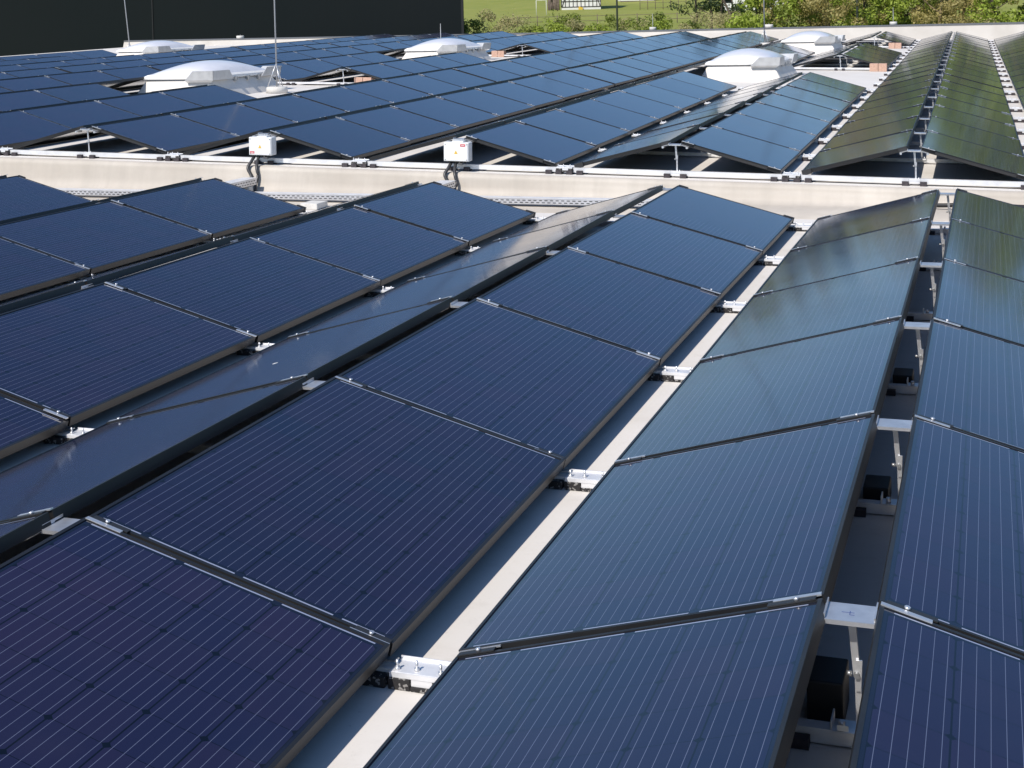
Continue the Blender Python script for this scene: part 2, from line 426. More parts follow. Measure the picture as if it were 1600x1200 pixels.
plan = []                         # (area, far?, k, s, j, matrix)
for k in range(1, -6, -1):
    for s in (1, -1):
        for j in range(-2, 5):
            M = panel_matrix(k, s, j * PT, False); plan.append((seen_area(M), False, k, s, j, M))
for (k, s), runs in SPANS.items():
    for a, b in runs:
        for j in range(a, b):
            M = panel_matrix(k, s, fory(j), True); plan.append((seen_area(M), True, k, s, j, M))
plan.sort(key=lambda r: -r[0])
chosen = [r for r in plan if r[0] > 12][:300]
rest = plan[len(chosen):]
proto = None; enders = []
for area, isfar, k, s, j, M in chosen:
    side = 'right' if s > 0 else 'left'
    if isfar:
        lab = f'dark solar panel on far roof, {ORD[j + 1]} beyond the step, {side} slope, {ORD[2 - k]} ridge from right'
        grp = 'solar panels on the far roof'
    else:
        lab = f'dark blue solar panel on near roof, {ORD[5 - j]} before the step, {side} slope, {ORD[1 - k]} ridge from right'
        grp = 'solar panels on the near roof'
    lab = lab.replace('dark blue ', '').replace('dark ', '')
    if area > 1500:
        if proto is None:
            proto = empty('solar_panel', M, lab, 'solar panel', grp)
            link('frame', ME_FR, proto); link('laminate', ME_LA, proto); link('joint_profile', ME_JR, proto)
            link('clamp', ME_CL, proto); link('clamp', ME_CL2, proto)
        else:
            q_ = copy_tree(proto, M, lab, grp)
            if (not isfar and j == 4 and s > 0) or (isfar and j == 0 and s < 0): enders.append(q_)
    else:
        o = link('solar_panel', ME_ONE); o.matrix_world = M; tag(o, lab, 'solar panel', grp)
for q_ in enders:
    for m_ in ENDS: link('end_clamp', m_, q_)
# everything else of the array, hardly seen from here, as one mass
base = merged_panel(); bv = np.array(base.v); nb = len(bv)
V = []; Fc = []; Mi = []
for i, r in enumerate(rest):
    A = np.array(r[5]); V.append(bv @ A[:3, :3].T + A[:3, 3])
    Fc += [tuple(q + i * nb for q in f) for f in base.f]; Mi += base.m
me = bpy.data.meshes.new('more_solar_panels'); me.from_pydata(np.concatenate(V).tolist(), [], Fc)
for m in PMATS: me.materials.append(m)
me.polygons.foreach_set('material_index', Mi)
ul = me.uv_layers.new(name='UVMap').data
uvflat = [(0., 0.)] * 0
for i in range(len(rest)):
    for fi, f in enumerate(base.f): uvflat += base.uv.get(fi, [(0., 0.)] * len(f))
ul.foreach_set('uv', np.array(uvflat, dtype=np.float32).ravel())
me.update()
o = link('more_solar_panels', me)
tag(o, 'mass of further solar panels behind the nearer rows', 'solar panels', None, 'stuff')

# ------------------------------------------------------------------ ridge posts, valley brackets, rails
def frame_at(x, y, z, isfar):
    if not isfar: return Matrix.Translation((x, y, z))
    p = far(x, y, z); e1 = (far(x + .01, y, z) - p).normalized(); e2 = EY.normalized(); e3 = e1.cross(e2).normalized(); e2 = e3.cross(e1)
    B = Matrix((e1, e2, e3)).transposed().to_4x4()
    return Matrix.Translation(p) @ B

HT = H - ZR                        # membrane to ridge top
def make_post(M, lab, grp):
    r = empty('ridge_post', M, lab, 'support post', grp)
    pl = MB(); zt = HT - .034
    pl.box(-.058, .058, -.052, .052, zt - .004, zt)
    pl.box(-.058, .058, -.056, -.052, zt - .010, zt + .001)
    for s in (-1, 1):
        pl.hexa([(s * .058, -.052, zt - .004), (s * .058, .052, zt - .004), (s * .058, .052, zt), (s * .058, -.052, zt)],
                [(s * .130, -.052, zt - .026), (s * .130, .052, zt - .026), (s * .130, .052, zt - .022), (s * .130, -.052, zt - .022)])
        pl.tube([(s * .118, -.054, zt - .030), (s * .118, .054, zt - .030)], .010, 8)
        pl.box(s * .059 - .002, s * .059 + .002, -.050, .050, zt + .001, zt + .012)
    pl.build('plate', M_ALU, r)
    st = MB(); st.hexa([(.003, -.005, .175), (.019, -.005, .175), (.019, .005, .175), (.003, .005, .175)],
                       [(-.009, -.005, zt - .004), (.009, -.005, zt - .004), (.009, .005, zt - .004), (-.009, .005, zt - .004)])
    st.build('strut', M_ALU, r)
    lo = MB(); lo.hexa([(.008, -.005, .044), (.022, -.005, .044), (.022, .005, .044), (.008, .005, .044)],
                       [(.006, -.004, .180), (.021, -.004, .180), (.021, .004, .180), (.006, .004, .180)])
    lo.hexa([(.009, -.011, .140), (.021, -.011, .140), (.021, -.006, .140), (.009, -.006, .140)],
            [(.010, -.011, .215), (.025, -.011, .215), (.025, -.006, .215), (.010, -.006, .215)])
    lo.build('lower_strut', M_ALU, r)
    hi = MB(); hi.tube([(.0, -.006, .180), (-.012, -.008, .180)], .007, 6); hi.tube([(.012, -.020, .180), (.012, .014, .180)], .0075, 6)
    hi.build('hinge_bolt', M_STEEL, r)
    ft = MB(); ft.box(-.050, .060, -.032, .032, .0415, .0455); ft.box(-.050, -.046, -.032, .032, .0455, .070); ft.box(.056, .060, -.032, .032, .0455, .070)
    ft.tube([(-.025, -.012, .045), (-.025, -.012, .064)], .008, 6); ft.tube([(.042, -.012, .045), (.042, -.012, .076)], .005, 6)
    ft.build('foot', M_ALU, r)
    return r

def make_bracket(M, lab, grp):
    r = empty('valley_bracket', M, lab, 'rail bracket', grp)
    pl = MB(); pl.box(-.080, .085, -.042, .042, .042, .046); pl.box(-.080, .085, .038, .042, .0462, .053); pl.box(-.080, .085, -.046, -.042, .032, .0455)
    pl.build('plate', M_ALUW, r)
    wb = MB(); wb.box(-.018, .042, -.044, .041, .013, .0415)
    wb.build('web', M_ALUW, r)
    for x, y in ((-.064, -.026), (-.010, -.020), (.060, -.024)):
        b = MB(); b.tube([(x, y, .046), (x, y, .072)], .0040, 6); b.tube([(x, y, .0465), (x, y, .053)], .008, 6)
        b.build('bolt', M_ALU, r)
    rb = MB(); rb.box(-.084, -.020, -.050, .050, .0, .0318); rb.box(.044, .090, -.050, .050, .0, .0318); rb.box(-.0195, .0435, -.050, .050, .0, .0125)
    rb.build('rubber_pad', M_RUB, r, bevel=.003)
    cl = MB(); cl.box(-.135, -.075, -.012, .012, .056, .060)
    cl.build('hook_clamp', M_STEEL, r)
    dk = MB(); dk.box(-.190, -.092, -.052, .052, .0, .030)
    dk.build('rubber_foot', M_RUB, r, bevel=.003)
    return r

posts = None; brackets = None
for j in range(-1, 6):
    for k in (0, -1, -2, -3, -4):
        if j < 0 and k < -1: continue
        lab = f'aluminium post under near roof ridge, {ORD[6 - j]} post before the step, {ORD[1 - k]} ridge from right'
        M = frame_at(k * PER, j * PT, ZR, False)
        if posts is None: posts = make_post(M, lab, 'ridge posts on the near roof')
        else: copy_tree(posts, M, lab, 'ridge posts on the near roof')
for j in range(0, 6):
    for k in (-1, -2, -3):
        if j < 1 and k < -2: continue
        lab = f'white valley bracket on rubber pads, near roof, {ORD[6 - j]} before the step, {ORD[-k]} valley from right'
        M = frame_at(k * PER + PER / 2 - .004, j * PT, ZR, False)
        if brackets is None: brackets = make_bracket(M, lab, 'valley brackets on the near roof')
        else: copy_tree(brackets, M, lab, 'valley brackets on the near roof')
def has(k, s, j):                 # does a far panel touch this joint?
    return any(a <= j <= b for a, b in SPANS.get((k, s), []))
def jy(j, k, s): return fory(j) - (.10 if j in (7, 14) and not any(a == j for a, b in SPANS.get((k, s), [])) else 0)
far_posts = [(0, j) for j in range(0, 22)] + [(-1, 0), (-2, 0), (-3, 0), (-4, 0), (-5, 0), (-6, 0), (-1, 11), (-1, 12), (-1, 13), (-1, 15), (-1, 18), (-1, 19),
             (-5, 7), (-5, 14), (-2, 11), (-6, 11)] + [(-1, j) for j in range(1, 8)]
for k, j in far_posts:
    copy_tree(posts, frame_at(k * PER, fory(j), ZR, True), f'aluminium post under far roof ridge, {ORD[j + 1]} post beyond the step, {ORD[2 - k]} ridge from right', 'ridge posts on the far roof')
far_br = [(-1, j) for j in range(0, 22)] + [(0, j) for j in range(1, 22)] + [(-2, j) for j in range(0, 8)] + [(-3, 0), (-4, 0), (-5, 0), (-2, 11)]
def small_bracket(M, lab):
    r = empty('valley_bracket', M, lab, 'rail bracket', 'valley brackets on the far roof')
    for c in brackets.children:
        if c.name.split('.')[0] in ('hook_clamp', 'rubber_foot'): continue
        d = c.copy(); col.objects.link(d); d.parent = r
    return r
for k, j in far_br:
    small_bracket(frame_at(k * PER + PER / 2, fory(j) - (.012 if j == 0 else 0), ZR + (.028 if j == 0 else .010), True), f'white valley bracket on far roof, {ORD[j + 1]} beyond the step, {ORD[1 - k]} valley from right')

def rail(x0, x1, y, isfar, lab, pads, zt=.055, grp=None, hh=.036):
    r = empty('base_rail', frame_at((x0 + x1) / 2, y, ZR, isfar), lab, 'rail', grp)
    half = (x1 - x0) / 2; xm = (x0 + x1) / 2
    def zo(x): return -0.0224 * (max(0., -15.6 - x) - max(0., -15.6 - xm)) if isfar else 0
    b = MB(); n = 1
    cuts = [x0] + ([-15.6] if isfar and x0 < -15.6 < x1 else []) + [x1]
    for a, c in zip(cuts[:-1], cuts[1:]):
        za, zc = zo(a), zo(c); A, Cc = a - xm, c - xm
        b.hexa([(A, -.020, zt - hh + za), (Cc, -.020, zt - hh + zc), (Cc, .020, zt - hh + zc), (A, .020, zt - hh + za)],
               [(A, -.020, zt + za), (Cc, -.020, zt + zc), (Cc, .020, zt + zc), (A, .020, zt + za)])
    b.build('channel', M_ALUW, r)
    if pads:
        proto_pad = None
        for x in pads[:95]:
            M = Matrix.Translation((x - xm, 0, zo(x)))
            if proto_pad is None:
                p = MB(); p.box(-.030, .030, -.055, .055, 0, zt - hh); p.box(-.030, .030, -.055, -.0215, zt - hh, zt - hh + .020)
                proto_pad = p.build('rubber_pad', M_PAD, r, M); pm = proto_pad.data
            else:
                link('rubber_pad', pm, r, M)
    return r
for j in range(-1, 6):
    y = j * PT
    rail(-5.2 * PER, .62 * PER, y, False, f'long aluminium base rail under the near array, {ORD[6 - j]} rail before the step',
         [k * PER + dx for k in range(-3, 1) for dx in (-.13, .13)], .0405, 'base rails of the near array')
pads0 = []
for k in range(-6, 2):
    pads0 += [k * PER + dx for dx in (-.075, .085)] + [k * PER + PER / 2 + dx for dx in (-.16, -.055, .055, .16)]
rail(-7.6 * PER, 1.6 * PER, -.012, True, 'bright front rail running along the top of the white step', pads0, .066, None, .046)
for j in range(1, 22):
    x0 = -1.45 * PER if (j <= 7 or 11 <= j <= 15 or j >= 18) else -.5 * PER
    rail(x0, 1.5 * PER, fory(j) - (.10 if j in (7, 14) else 0), True, f'aluminium base rail under the far right rows, {ORD[j + 1]} rail beyond the step',
         [k * PER + PER / 2 + dx for k in (-1, 0) for dx in (-.055, .055)], .056, 'base rails under the far right rows')
for j, xa, xb, nm in ((7, -6.45, -4.55, 'first'), (14, -6.45, -4.55, 'second')):
    rail(xa * PER, xb * PER, fory(j) - .01, True, f'bright end rail on rubber pads behind the {nm} left skylight', [k * PER + d for k in (-6, -5) for d in (-.08, .08)] + [-5.5 * PER - .06, -5.5 * PER + .06], .066, 'end rails behind the skylights')
for j, nm in ((11, 'nearer'), (18, 'farther')):
    rail(-2.45 * PER, -.55 * PER, fory(j) - .03, True, f'bright end rail on rubber pads in front of the {nm} right panel tent', [-PER - .08, -PER + .08, -1.5 * PER - .06, -1.5 * PER + .06, -.6 * PER], .066, 'end rails behind the skylights')

# ------------------------------------------------------------------ the hall we stand on
hall = empty('flat_roofed_hall', Vector((0, 0, ZR)), 'large flat roofed hall with white membrane carrying every row of panels', 'building')
HI = Matrix.Translation((0, 0, ZR)).inverted()
rf = MB()
rf.poly([(-33, -14, ZR), (14, -14, ZR), (14, 10.6, ZR), (-33, 10.6, ZR)])
rf.build('near_roof', M_MEM, hall, HI)
rr = MB()
YS = -.17
xs = [-33, -15.6, 0, 14]
for a, b in zip(xs[:-1], xs[1:]): rr.poly([far(a, YS, ZR), far(b, YS, ZR), far(b, 38.02, ZR), far(a, 38.02, ZR)])
rr.build('far_roof', M_MEM, hall, HI)
st = MB()
N = 150
grid = []
for i in range(N + 1):
    x = -33 + 47 * i / N; rowp = []
    wob = .010 * math.sin(x * 1.1) + .007 * math.sin(x * 2.9 + 1) + .004 * math.sin(x * 7.3)
    rad = .065
    for t in (0, 15, 30, 45, 60, 75, 88):                       # rounded upper edge
        p = far(x, YS, ZR); rowp.append(Vector((p.x, p.y + .001 - rad * math.sin(R(t)), p.z - rad * (1 - math.cos(R(t))))))
    b = rowp[-1]; hgt = b.z - ZR; f = min(.16, hgt * .62)
    rowp.append(Vector((b.x, b.y - .012 + wob * .5, ZR + f + (hgt - f) * .5)))
    for t in (0, 18, 36, 54, 72, 90):                           # hollow fillet at the foot
        rowp.append(Vector((b.x, b.y - .022 + wob - f * 1.5 * (1 - math.cos(R(t))), ZR + .004 + f * (1 - math.sin(R(t))))))
    e = rowp[-1]
    rowp.append(Vector((e.x, 9.05 + .05 * math.sin(x * .9) + .02 * math.sin(x * 3.7), ZR + .004)))
    rowp.append(Vector((e.x, rowp[-1].y - .006, ZR - .002)))
    grid.append(rowp)
nv = len(grid[0])
st.v = [tuple(p) for r_ in grid for p in r_]
for i in range(N):
    for q in range(nv - 1):
        st.f.append((i * nv + q, i * nv + q + 1, (i + 1) * nv + q + 1, (i + 1) * nv + q)); st.m.append(0); st.sm.add(len(st.f) - 1)
st.build('step', M_STEP, hall, HI)
ZP = 1.225                         # parapet top
pa = MB()
def ppt(x, y, z): p = far(x, y, 0); return (p.x, p.y, z)
for a, b in zip(xs[:-1], xs[1:]):
    za, zb = far(a, 37.6, ZR).z - .03, far(b, 37.6, ZR).z - .03
    ta = ZP + .006 * max(0, -a - 14) * .5; tb = ZP + .006 * max(0, -b - 14) * .5
    pa.hexa([ppt(a, 37.65, za), ppt(b, 37.65, zb), ppt(b, 38.0, zb), ppt(a, 38.0, za)], [ppt(a, 37.76, ta), ppt(b, 37.76, tb), ppt(b, 38.0, tb), ppt(a, 38.0, ta)])
par = pa.build('parapet', M_PARA, hall, HI)
co = MB()
for a, b in zip(xs[:-1], xs[1:]):
    ta = ZP + .003 * max(0, -a - 14); tb = ZP + .003 * max(0, -b - 14)
    co.hexa([ppt(a, 37.73, ta - .03), ppt(b, 37.73, tb - .03), ppt(b, 38.06, tb - .03), ppt(a, 38.06, ta - .03)],
            [ppt(a, 37.73, ta + .02), ppt(b, 37.73, tb + .02), ppt(b, 38.06, tb + .03), ppt(a, 38.06, ta + .03)])
co.build('coping', M_COPING, par)
wl = MB()
GZ = -6.5
wl.hexa([(-44, -14, GZ), (14, -14, GZ), (14.0, 47.9, GZ), (-44, 47.9, GZ)], [(-44, -14, ZR - .02), (14, -14, ZR - .02), (14, 10.4, ZR - .02), (-44, 10.4, ZR - .02)]) if False else None
wl.box(-32.8, 13.5, -13.9, 10.3, GZ, ZR - .05); wl.box(-33.1, 13.4, 10.3, 47.8, GZ, -.03)
wl.build('wall', M_CURB, hall, HI)

# ------------------------------------------------------------------ dome skylights
def make_skylight(M, lab):
    r = empty('dome_skylight', M, lab, 'skylight', 'dome skylights on the far roof')
    hx, hy, zc = .70, 1.14, .30
    cb = MB(); e = .16
    cb.hexa([(-hx - e, -hy - e, -.08), (hx + e, -hy - e, -.08), (hx + e, hy + e, -.08), (-hx - e, hy + e, -.08)],
            [(-hx + .05, -hy + .05, zc), (hx - .05, -hy + .05, zc), (hx - .05, hy - .05, zc), (-hx + .05, hy - .05, zc)])
    cb.build('curb', M_MEM, r, bevel=.02)
    rm = MB(); rm.box(-hx, hx, -hy, hy, zc, zc + .045); rm.hexa([(-hx, -hy, zc + .046), (hx, -hy, zc + .046), (hx, hy, zc + .046), (-hx, hy, zc + .046)],
                 [(-hx + .06, -hy + .06, zc + .085), (hx - .06, -hy + .06, zc + .085), (hx - .06, hy - .06, zc + .085), (-hx + .06, hy - .06, zc + .085)])
    rm.build('rim', M_RIMW, r, bevel=.012)
    d = MB(); nx, ny = 18, 26; ax, ay = hx - .07, hy - .07
    for i in range(ny + 1):
        for q in range(nx + 1):
            u = -1 + 2 * q / nx; v = -1 + 2 * i / ny
            d.v.append((u * ax, v * ay, zc + .082 + .225 * ((1 - u * u) * (1 - v * v)) ** .62))
    for i in range(ny):
        for q in range(nx):
            a = i * (nx + 1) + q; d.f.append((a, a + 1, a + nx + 2, a + nx + 1)); d.m.append(0); d.sm.add(len(d.f) - 1)
    d.build('dome', M_DOME, r)
    for sy in (-1, 1):            # L-shaped wind deflector round each right-hand corner
        w = MB(); o_ = .085; zb, zt = zc - .015, zc + .150
        X, Y = hx + o_, sy * (hy + o_)
        xa, xt = .02, .20; L = .72
        w.hexa([(xa + .16, Y, zb), (X, Y, zb), (X, Y - sy * .012, zb), (xa + .16, Y - sy * .012, zb)], [(xa, Y, zt), (X, Y, zt), (X, Y - sy * .012, zt), (xa, Y - sy * .012, zt)]) if False else None
        T = .012
        w.hexa([(xa + .20, Y, zb), (X, Y, zb), (X, Y - sy * T, zb), (xa + .20, Y - sy * T, zb)],
               [(xa + .38, Y + sy * .03, zt), (X + .02, Y + sy * .03, zt), (X + .02, Y + sy * (.03 - T), zt), (xa + .38, Y + sy * (.03 - T), zt)])
        w.hexa([(X, Y, zb), (X, Y - sy * L, zb), (X - T, Y - sy * L, zb), (X - T, Y - sy * T, zb)],
               [(X + .02, Y + sy * .03, zt), (X + .02, Y - sy * (L - .18), zt), (X + .02 - T, Y - sy * (L - .18), zt), (X + .02 - T, Y - sy * T, zt)])
        w.hexa([(xa + .20, Y - sy * .10, zb - .05), (X - .09, Y - sy * .10, zb - .05), (X - .09, Y - sy * .085, zb - .05), (xa + .20, Y - sy * .085, zb - .05)],
               [(xa + .20, Y, zb - .002), (X, Y, zb - .002), (X, Y + sy * .006, zb - .002), (xa + .20, Y + sy * .006, zb - .002)])
        w.build('wind_deflector', M_CURB, r)
    for yy in (-.35, .1, .5):
        hb = MB(); hb.box(hx - .03, hx + .045, yy, yy + .06, zc - .06, zc + .02); hb.build('hinge', M_STEEL, r)
    return r
SKY = [(-12.75, 9.45, 'white dome skylight nearest the step, behind the left rows beside a tall mast'),
       (-3.78, 15.6, 'white dome skylight in the middle right, beyond the fourth-ridge panels'),
       (-12.45, 21.1, 'white dome skylight further back at centre, before the dark wall corner'),
       (-3.78, 27.6, 'white dome skylight farthest right, just before the back parapet'),
       (-22.15, 22.9, 'white dome skylight farthest left, right under the dark green wall')]
sky0 = None
for x, y, lab in SKY:
    M = Matrix.Translation(far(x, y, ZR)) @ Matrix.Rotation(-.0118 * 1.0, 4, 'Z')
    if sky0 is None: sky0 = make_skylight(M, lab)
    else:
        r_ = copy_tree(sky0, M, lab, 'dome skylights on the far roof')

# ------------------------------------------------------------------ lightning rods
def mast(P, h, lab, rad=.014, base=.2, stay=.55, lean=0.0):
    r = empty('lightning_rod', P, lab, 'lightning rod', 'lightning rods on the roof')
    b = MB(); b.tube([(0, 0, 0), (0, 0, .10), (0, 0, .115)], [base, base * .97, base * .9], 20); b.build('concrete_base', M_CONC, r)
    p = MB(); p.tube([(0, 0, .11), (lean * h * .4, 0, h * .4), (lean * h, 0, h)], [rad, rad * .85, rad * .4], 8); p.build('rod', M_ROD, r)
    if stay:
        for a in (200, 320, 80):
            s_ = MB(); s_.tube([(math.cos(R(a)) * base * .85, math.sin(R(a)) * base * .85, .112), (lean * stay, 0, stay)], rad * .55, 6); s_.build('brace', M_ALU, r)
    return r
mast(far(-11.55, 9.75, ZR), 5.2, 'tall lightning rod with round concrete foot beside the nearest skylight', .016, .20)
mast(far(-5.62, 31.4, ZR), 5.0, 'tall thin lightning rod in a valley left of the farthest right skylight', .020, .2)
mast(far(-24.8, 25.5, ZR), 5.0, 'leaning lightning rod behind the leftmost skylight', .017, .2, .5, -.085)
mast(far(-14.55, 26.3, ZR), .86, 'short lightning rod stub poking up behind the middle skylight', .020, .14, 0)
for px_, z_, lab in ((1020, ZP, 'small rod on white foot on the parapet, leftmost of the parapet rods'), (1397, ZP, 'small rod on white foot on the parapet above the right panel tents')):
    a = YAW + math.atan((px_ - PPX) / FPX); P = far(0, 37.88, 0); t = (P.y - CAM_C.y) / math.cos(a)
    mast(Vector((CAM_C.x + t * math.sin(a), P.y - .0118 * (CAM_C.x + t * math.sin(a)), ZP + .025)), .62, lab, .013, .13, 0)
for px_, lab in ((1203, 'flat white rod foot lying on the parapet coping'), (383, 'white rod foot on the parapet before the dark wall')):
    a = YAW + math.atan((px_ - PPX) / FPX); P = far(0, 37.88, 0); t = (P.y - CAM_C.y) / math.cos(a)
    mast(Vector((CAM_C.x + t * math.sin(a), P.y + .0118 * (CAM_C.x + t * math.sin(a)), ZP + .03 + (.03 if px_ < 500 else 0))), .16, lab, .012, .16, 0)

# ------------------------------------------------------------------ concrete blocks on the rails
def blocks(P, lab):
    r = empty('ballast_blocks', P, lab, 'concrete blocks', 'pink ballast blocks')
    for x in (-.092, .092):
        b = MB(); b.box(x - .088, x + .088, -.11, .11, 0, .17); b.build('block', M_BRICK, r, bevel=.006)
BL = [(-1.40, 18.30, 'pair of pink concrete blocks under the nearer right panel tent'), (-1.62, 30.1, 'pair of pink concrete blocks under the farthest right panel tent'),
      (-10.72, 11.86, 'pair of pink concrete blocks under the tent right of the nearest skylight'), (-11.85, 23.65, 'pair of pink concrete blocks under the tent behind the middle skylight'),
      (-4.95, 18.35, 'pair of pink concrete blocks left of the middle right skylight'), (-4.75, 30.2, 'pair of pink concrete blocks left of the farthest right skylight')]
for x, y, lab in BL: blocks(frame_at(x, y, ZR, True), lab)

# ------------------------------------------------------------------ combiner boxes, conduits, cable trays
def combiner(k, dx, lab, sticker_low):
    M = frame_at(k * PER + dx, -.13, ZR, True)
    r = empty('combiner_box', M, lab, 'junction box', 'junction boxes at the step')
    b = MB(); b.box(-.135, .135, -.055, .055, .112, .305); b.build('housing', M_WHITEP, r, bevel=.006)
    l = MB(); l.box(-.128, .128, -.064, -.056, .118, .299); l.build('lid', M_WHITEP, r, bevel=.003)
    t = MB(); t.box(-.05, .07, -.04, .04, .306, .318); t.build('top_bracket', M_WHITEP, r, bevel=.002)
    s = MB()
    zz, xx = (.132, -.118) if sticker_low else (.266, .048)
    s.box(xx, xx + .052, -.0655, -.0645, zz, zz + .024); s.build('red_sticker', M_RED, r)
    s2 = MB(); s2.box(xx + .008, xx + .044, -.0664, -.0657, zz + .009, zz + .015); s2.build('sticker_text', M_LABELW, r)
    y = MB(); zc = .205
    y.poly([(-.020, -.0650, zc - .016), (.020, -.0650, zc - .016), (0, -.0650, zc + .022)]); y.build('warning_triangle', M_YEL, r)
    for x in (-.115, .115):
        for z in (.130, .287):
            w_ = MB(); w_.tube([(x, -.064, z), (x, -.0665, z)], .006, 8); w_.build('lid_screw', M_STEEL, r)
    g = MB()
    for x in (-.09, -.05, -.005, .035, .075): g.tube([(x, 0, .090), (x, 0, .112)], .014, 8)
    g.build('cable_glands', M_BLACK, r)
    bk = MB(); bk.box(-.02, .02, .056, .11, .06, .30); bk.build('mounting_bar', M_STEEL, r)
    return r
combiner(-3, .035, 'white junction box with red sticker at lower left, left of the two on the step', True)
combiner(-2, .02, 'white junction box with red sticker at upper right, right of the two on the step', False)
def conduit(k, dx0, dx1, lab, bow):
    p0 = far(k * PER + dx0, -.13, ZR + .10); p1 = far(k * PER + dx0 + bow * .3, -.20, ZR + .045); p2 = far(k * PER + dx0 + bow, -.255, ZR - .02)
    p3 = far(k * PER + dx1 + bow * .6, -.275, ZR - .10); zb = ZR + .02
    p4 = far(k * PER + dx1 + .01, -.32, 0); p4 = Vector((p4.x, p4.y, ZR + .12)); p5 = Vector((p4.x + .03, p4.y - .06, ZR + .025))
    pts = [p0, p1, p2, p3, p4, p5]
    fine = []
    for i in range(len(pts) - 1):
        a0, a1, a2, a3 = pts[max(i - 1, 0)], pts[i], pts[i + 1], pts[min(i + 2, len(pts) - 1)]
        for q in range(8):
            t = q / 8; fine.append(.5 * ((2 * a1) + (a2 - a0) * t + (2 * a0 - 5 * a1 + 4 * a2 - a3) * t * t + (3 * a1 - a0 - 3 * a2 + a3) * t ** 3))
    fine.append(pts[-1])
    c = MB(); c.tube(fine, [.016 + .0016 * (i % 2) for i in range(len(fine))], 8)
    o = c.build('conduit', M_GREYP); tag(o, lab, 'cable conduit', 'conduits below the junction boxes')
conduit(-3, -.06, -.02, 'dark conduit on the left below the left junction box', -.02)
conduit(-3, -.005, .03, 'dark conduit on the right below the left junction box', .03)
conduit(-2, -.05, -.01, 'dark conduit on the left below the right junction box', -.03)
conduit(-2, .0, .04, 'dark conduit on the right below the right junction box', .03)

def tray(M, L, lab, w=.11, h=.055):
    r = empty('cable_tray', M, lab, 'cable tray', 'perforated cable trays')
    b = MB(); b.box(0, L, -w / 2, w / 2, 0, h); b.build('channel', M_TRAY, r, bevel=.003)
    l = MB(); l.box(-.004, L + .004, -w / 2 - .004, w / 2 + .004, h, h + .004); l.build('lid', M_ALUW, r)
    s = MB(); n = int(L / .055)
    for row, z in enumerate((h * .30, h * .68)):
        for i in range(n):
            x = .02 + i * .055 + .027 * row
            if x + .032 < L:
                for sg in (-1, 1):
                    y = sg * (w / 2 + .0012)
                    s.box(x, x + .030, y - .0008, y + .0008, z - .004, z + .004)
    s.build('slots', M_SLOT, r)
    TR.append(r); return r
TR = []
tray(Matrix.Translation((-9.6, 9.46, ZR + .03)), 2.35, 'long perforated white cable tray on the near roof left of the left junction box')
tray(Matrix.Translation((-6.95, 9.46, ZR + .03)), 2.1, 'perforated white cable tray on the near roof between the two junction boxes')
tray(Matrix.Translation((-4.55, 9.46, ZR + .03)), 2.6, 'perforated white cable tray on the near roof right of the right junction box')
for kx, nm in ((-3, 'left'), (-2, 'right')):
    P = far(kx * PER + .01, -.34, 0)
    tray(Matrix.Translation((P.x, 9.05, ZR + .13)) @ Matrix.Rotation(R(90), 4, 'Z'), .72, f'short raised cable tray on blocks leading to the {nm} junction box', .15, .07)
    for dy, nn in ((.08, 'front'), (.60, 'back')):
        b = MB(); b.box(-.06, .06, -.045, .045, 0, .126); o = b.build('tray_block', M_CONC, None, Matrix.Translation((P.x + .01, 9.05 + dy, ZR)), .006)
        tag(o, f'pale concrete block at the {nn} end of the raised {nm} cable tray', 'concrete block', 'blocks under the raised trays')
for q, x in ((0, .3), (0, 2.0), (1, .35), (1, 1.75), (2, .35), (2, 1.95)):
    b = MB(); b.box(x - .05, x + .05, -.075, .075, -.0295, -.0005); b.build('rubber_foot', M_RUB, TR[q])
h = MB(); pts = [(-.42 + i * .06, 9.80 + .02 * math.sin(i * .7), ZR + .045 + .004 * math.sin(i)) for i in range(24)]
h.tube(pts, .019, 8); tag(h.build('cable_hose', M_BLACK), 'black hose lying along the foot of the step at right', 'hose')
h = MB(); pts = []
for i in range(150): pts.append((-1.62 + i * .0052, -.655 + .0004 * i, ZR + .028))
h.tube(pts, [.021 + .003 * (i % 2) for i in range(150)], 10); tag(h.build('corrugated_conduit', mat('silver_conduit', (.33, .33, .34), .35, .6)), 'grey corrugated conduit crossing the near valley at the bottom', 'cable conduit')
b = MB(); b.box(-.09, .09, -.12, .12, 0, .06)
tag(b.build('roof_block', M_CONC, None, Matrix.Translation((-5.92, 9.03, ZR)), .006), 'pale concrete block by the near roof rail end at left', 'concrete block')
# hand-written pen mark on one plate, paper label on one foot
pm = MB(); zt = HT - .034
pm.box(-.022, .008, -.003, -.0015, zt + .0004, zt + .0008); pm.box(-.003, -.0015, -.016, .006, zt + .0009, zt + .0012); pm.box(-.0012, .009, -.0165, -.015, zt + .0004, zt + .0008)
for c in list(posts.children):
    pass
pp = [o for o in col.objects if o.get('label', '').startswith('aluminium post under near roof ridge, sixth') and 'first ridge' in o['label']][0]
pm.build('pen_mark', M_INK, pp)
lb = MB(); lb.box(-.035, -.008, -.0335, -.0325, .048, .062); lb.build('paper_label', M_LABELW, pp)

hostp = [o for o in col.objects if o.get('label', '') == 'solar panel on near roof, fourth before the step, left slope, second ridge from right'][0]
bdm = MB()
for x_, y_, r_ in ((.517, .987, .011), (.528, .979, .006)):
    bdm.poly([(x_ + r_ * math.cos(t * .7) * (1 + .25 * (t % 2)), y_ + r_ * 1.5 * math.sin(t * .7), -.0026) for t in range(9)])
bdm.build('bird_dropping', M_PLAST, hostp)
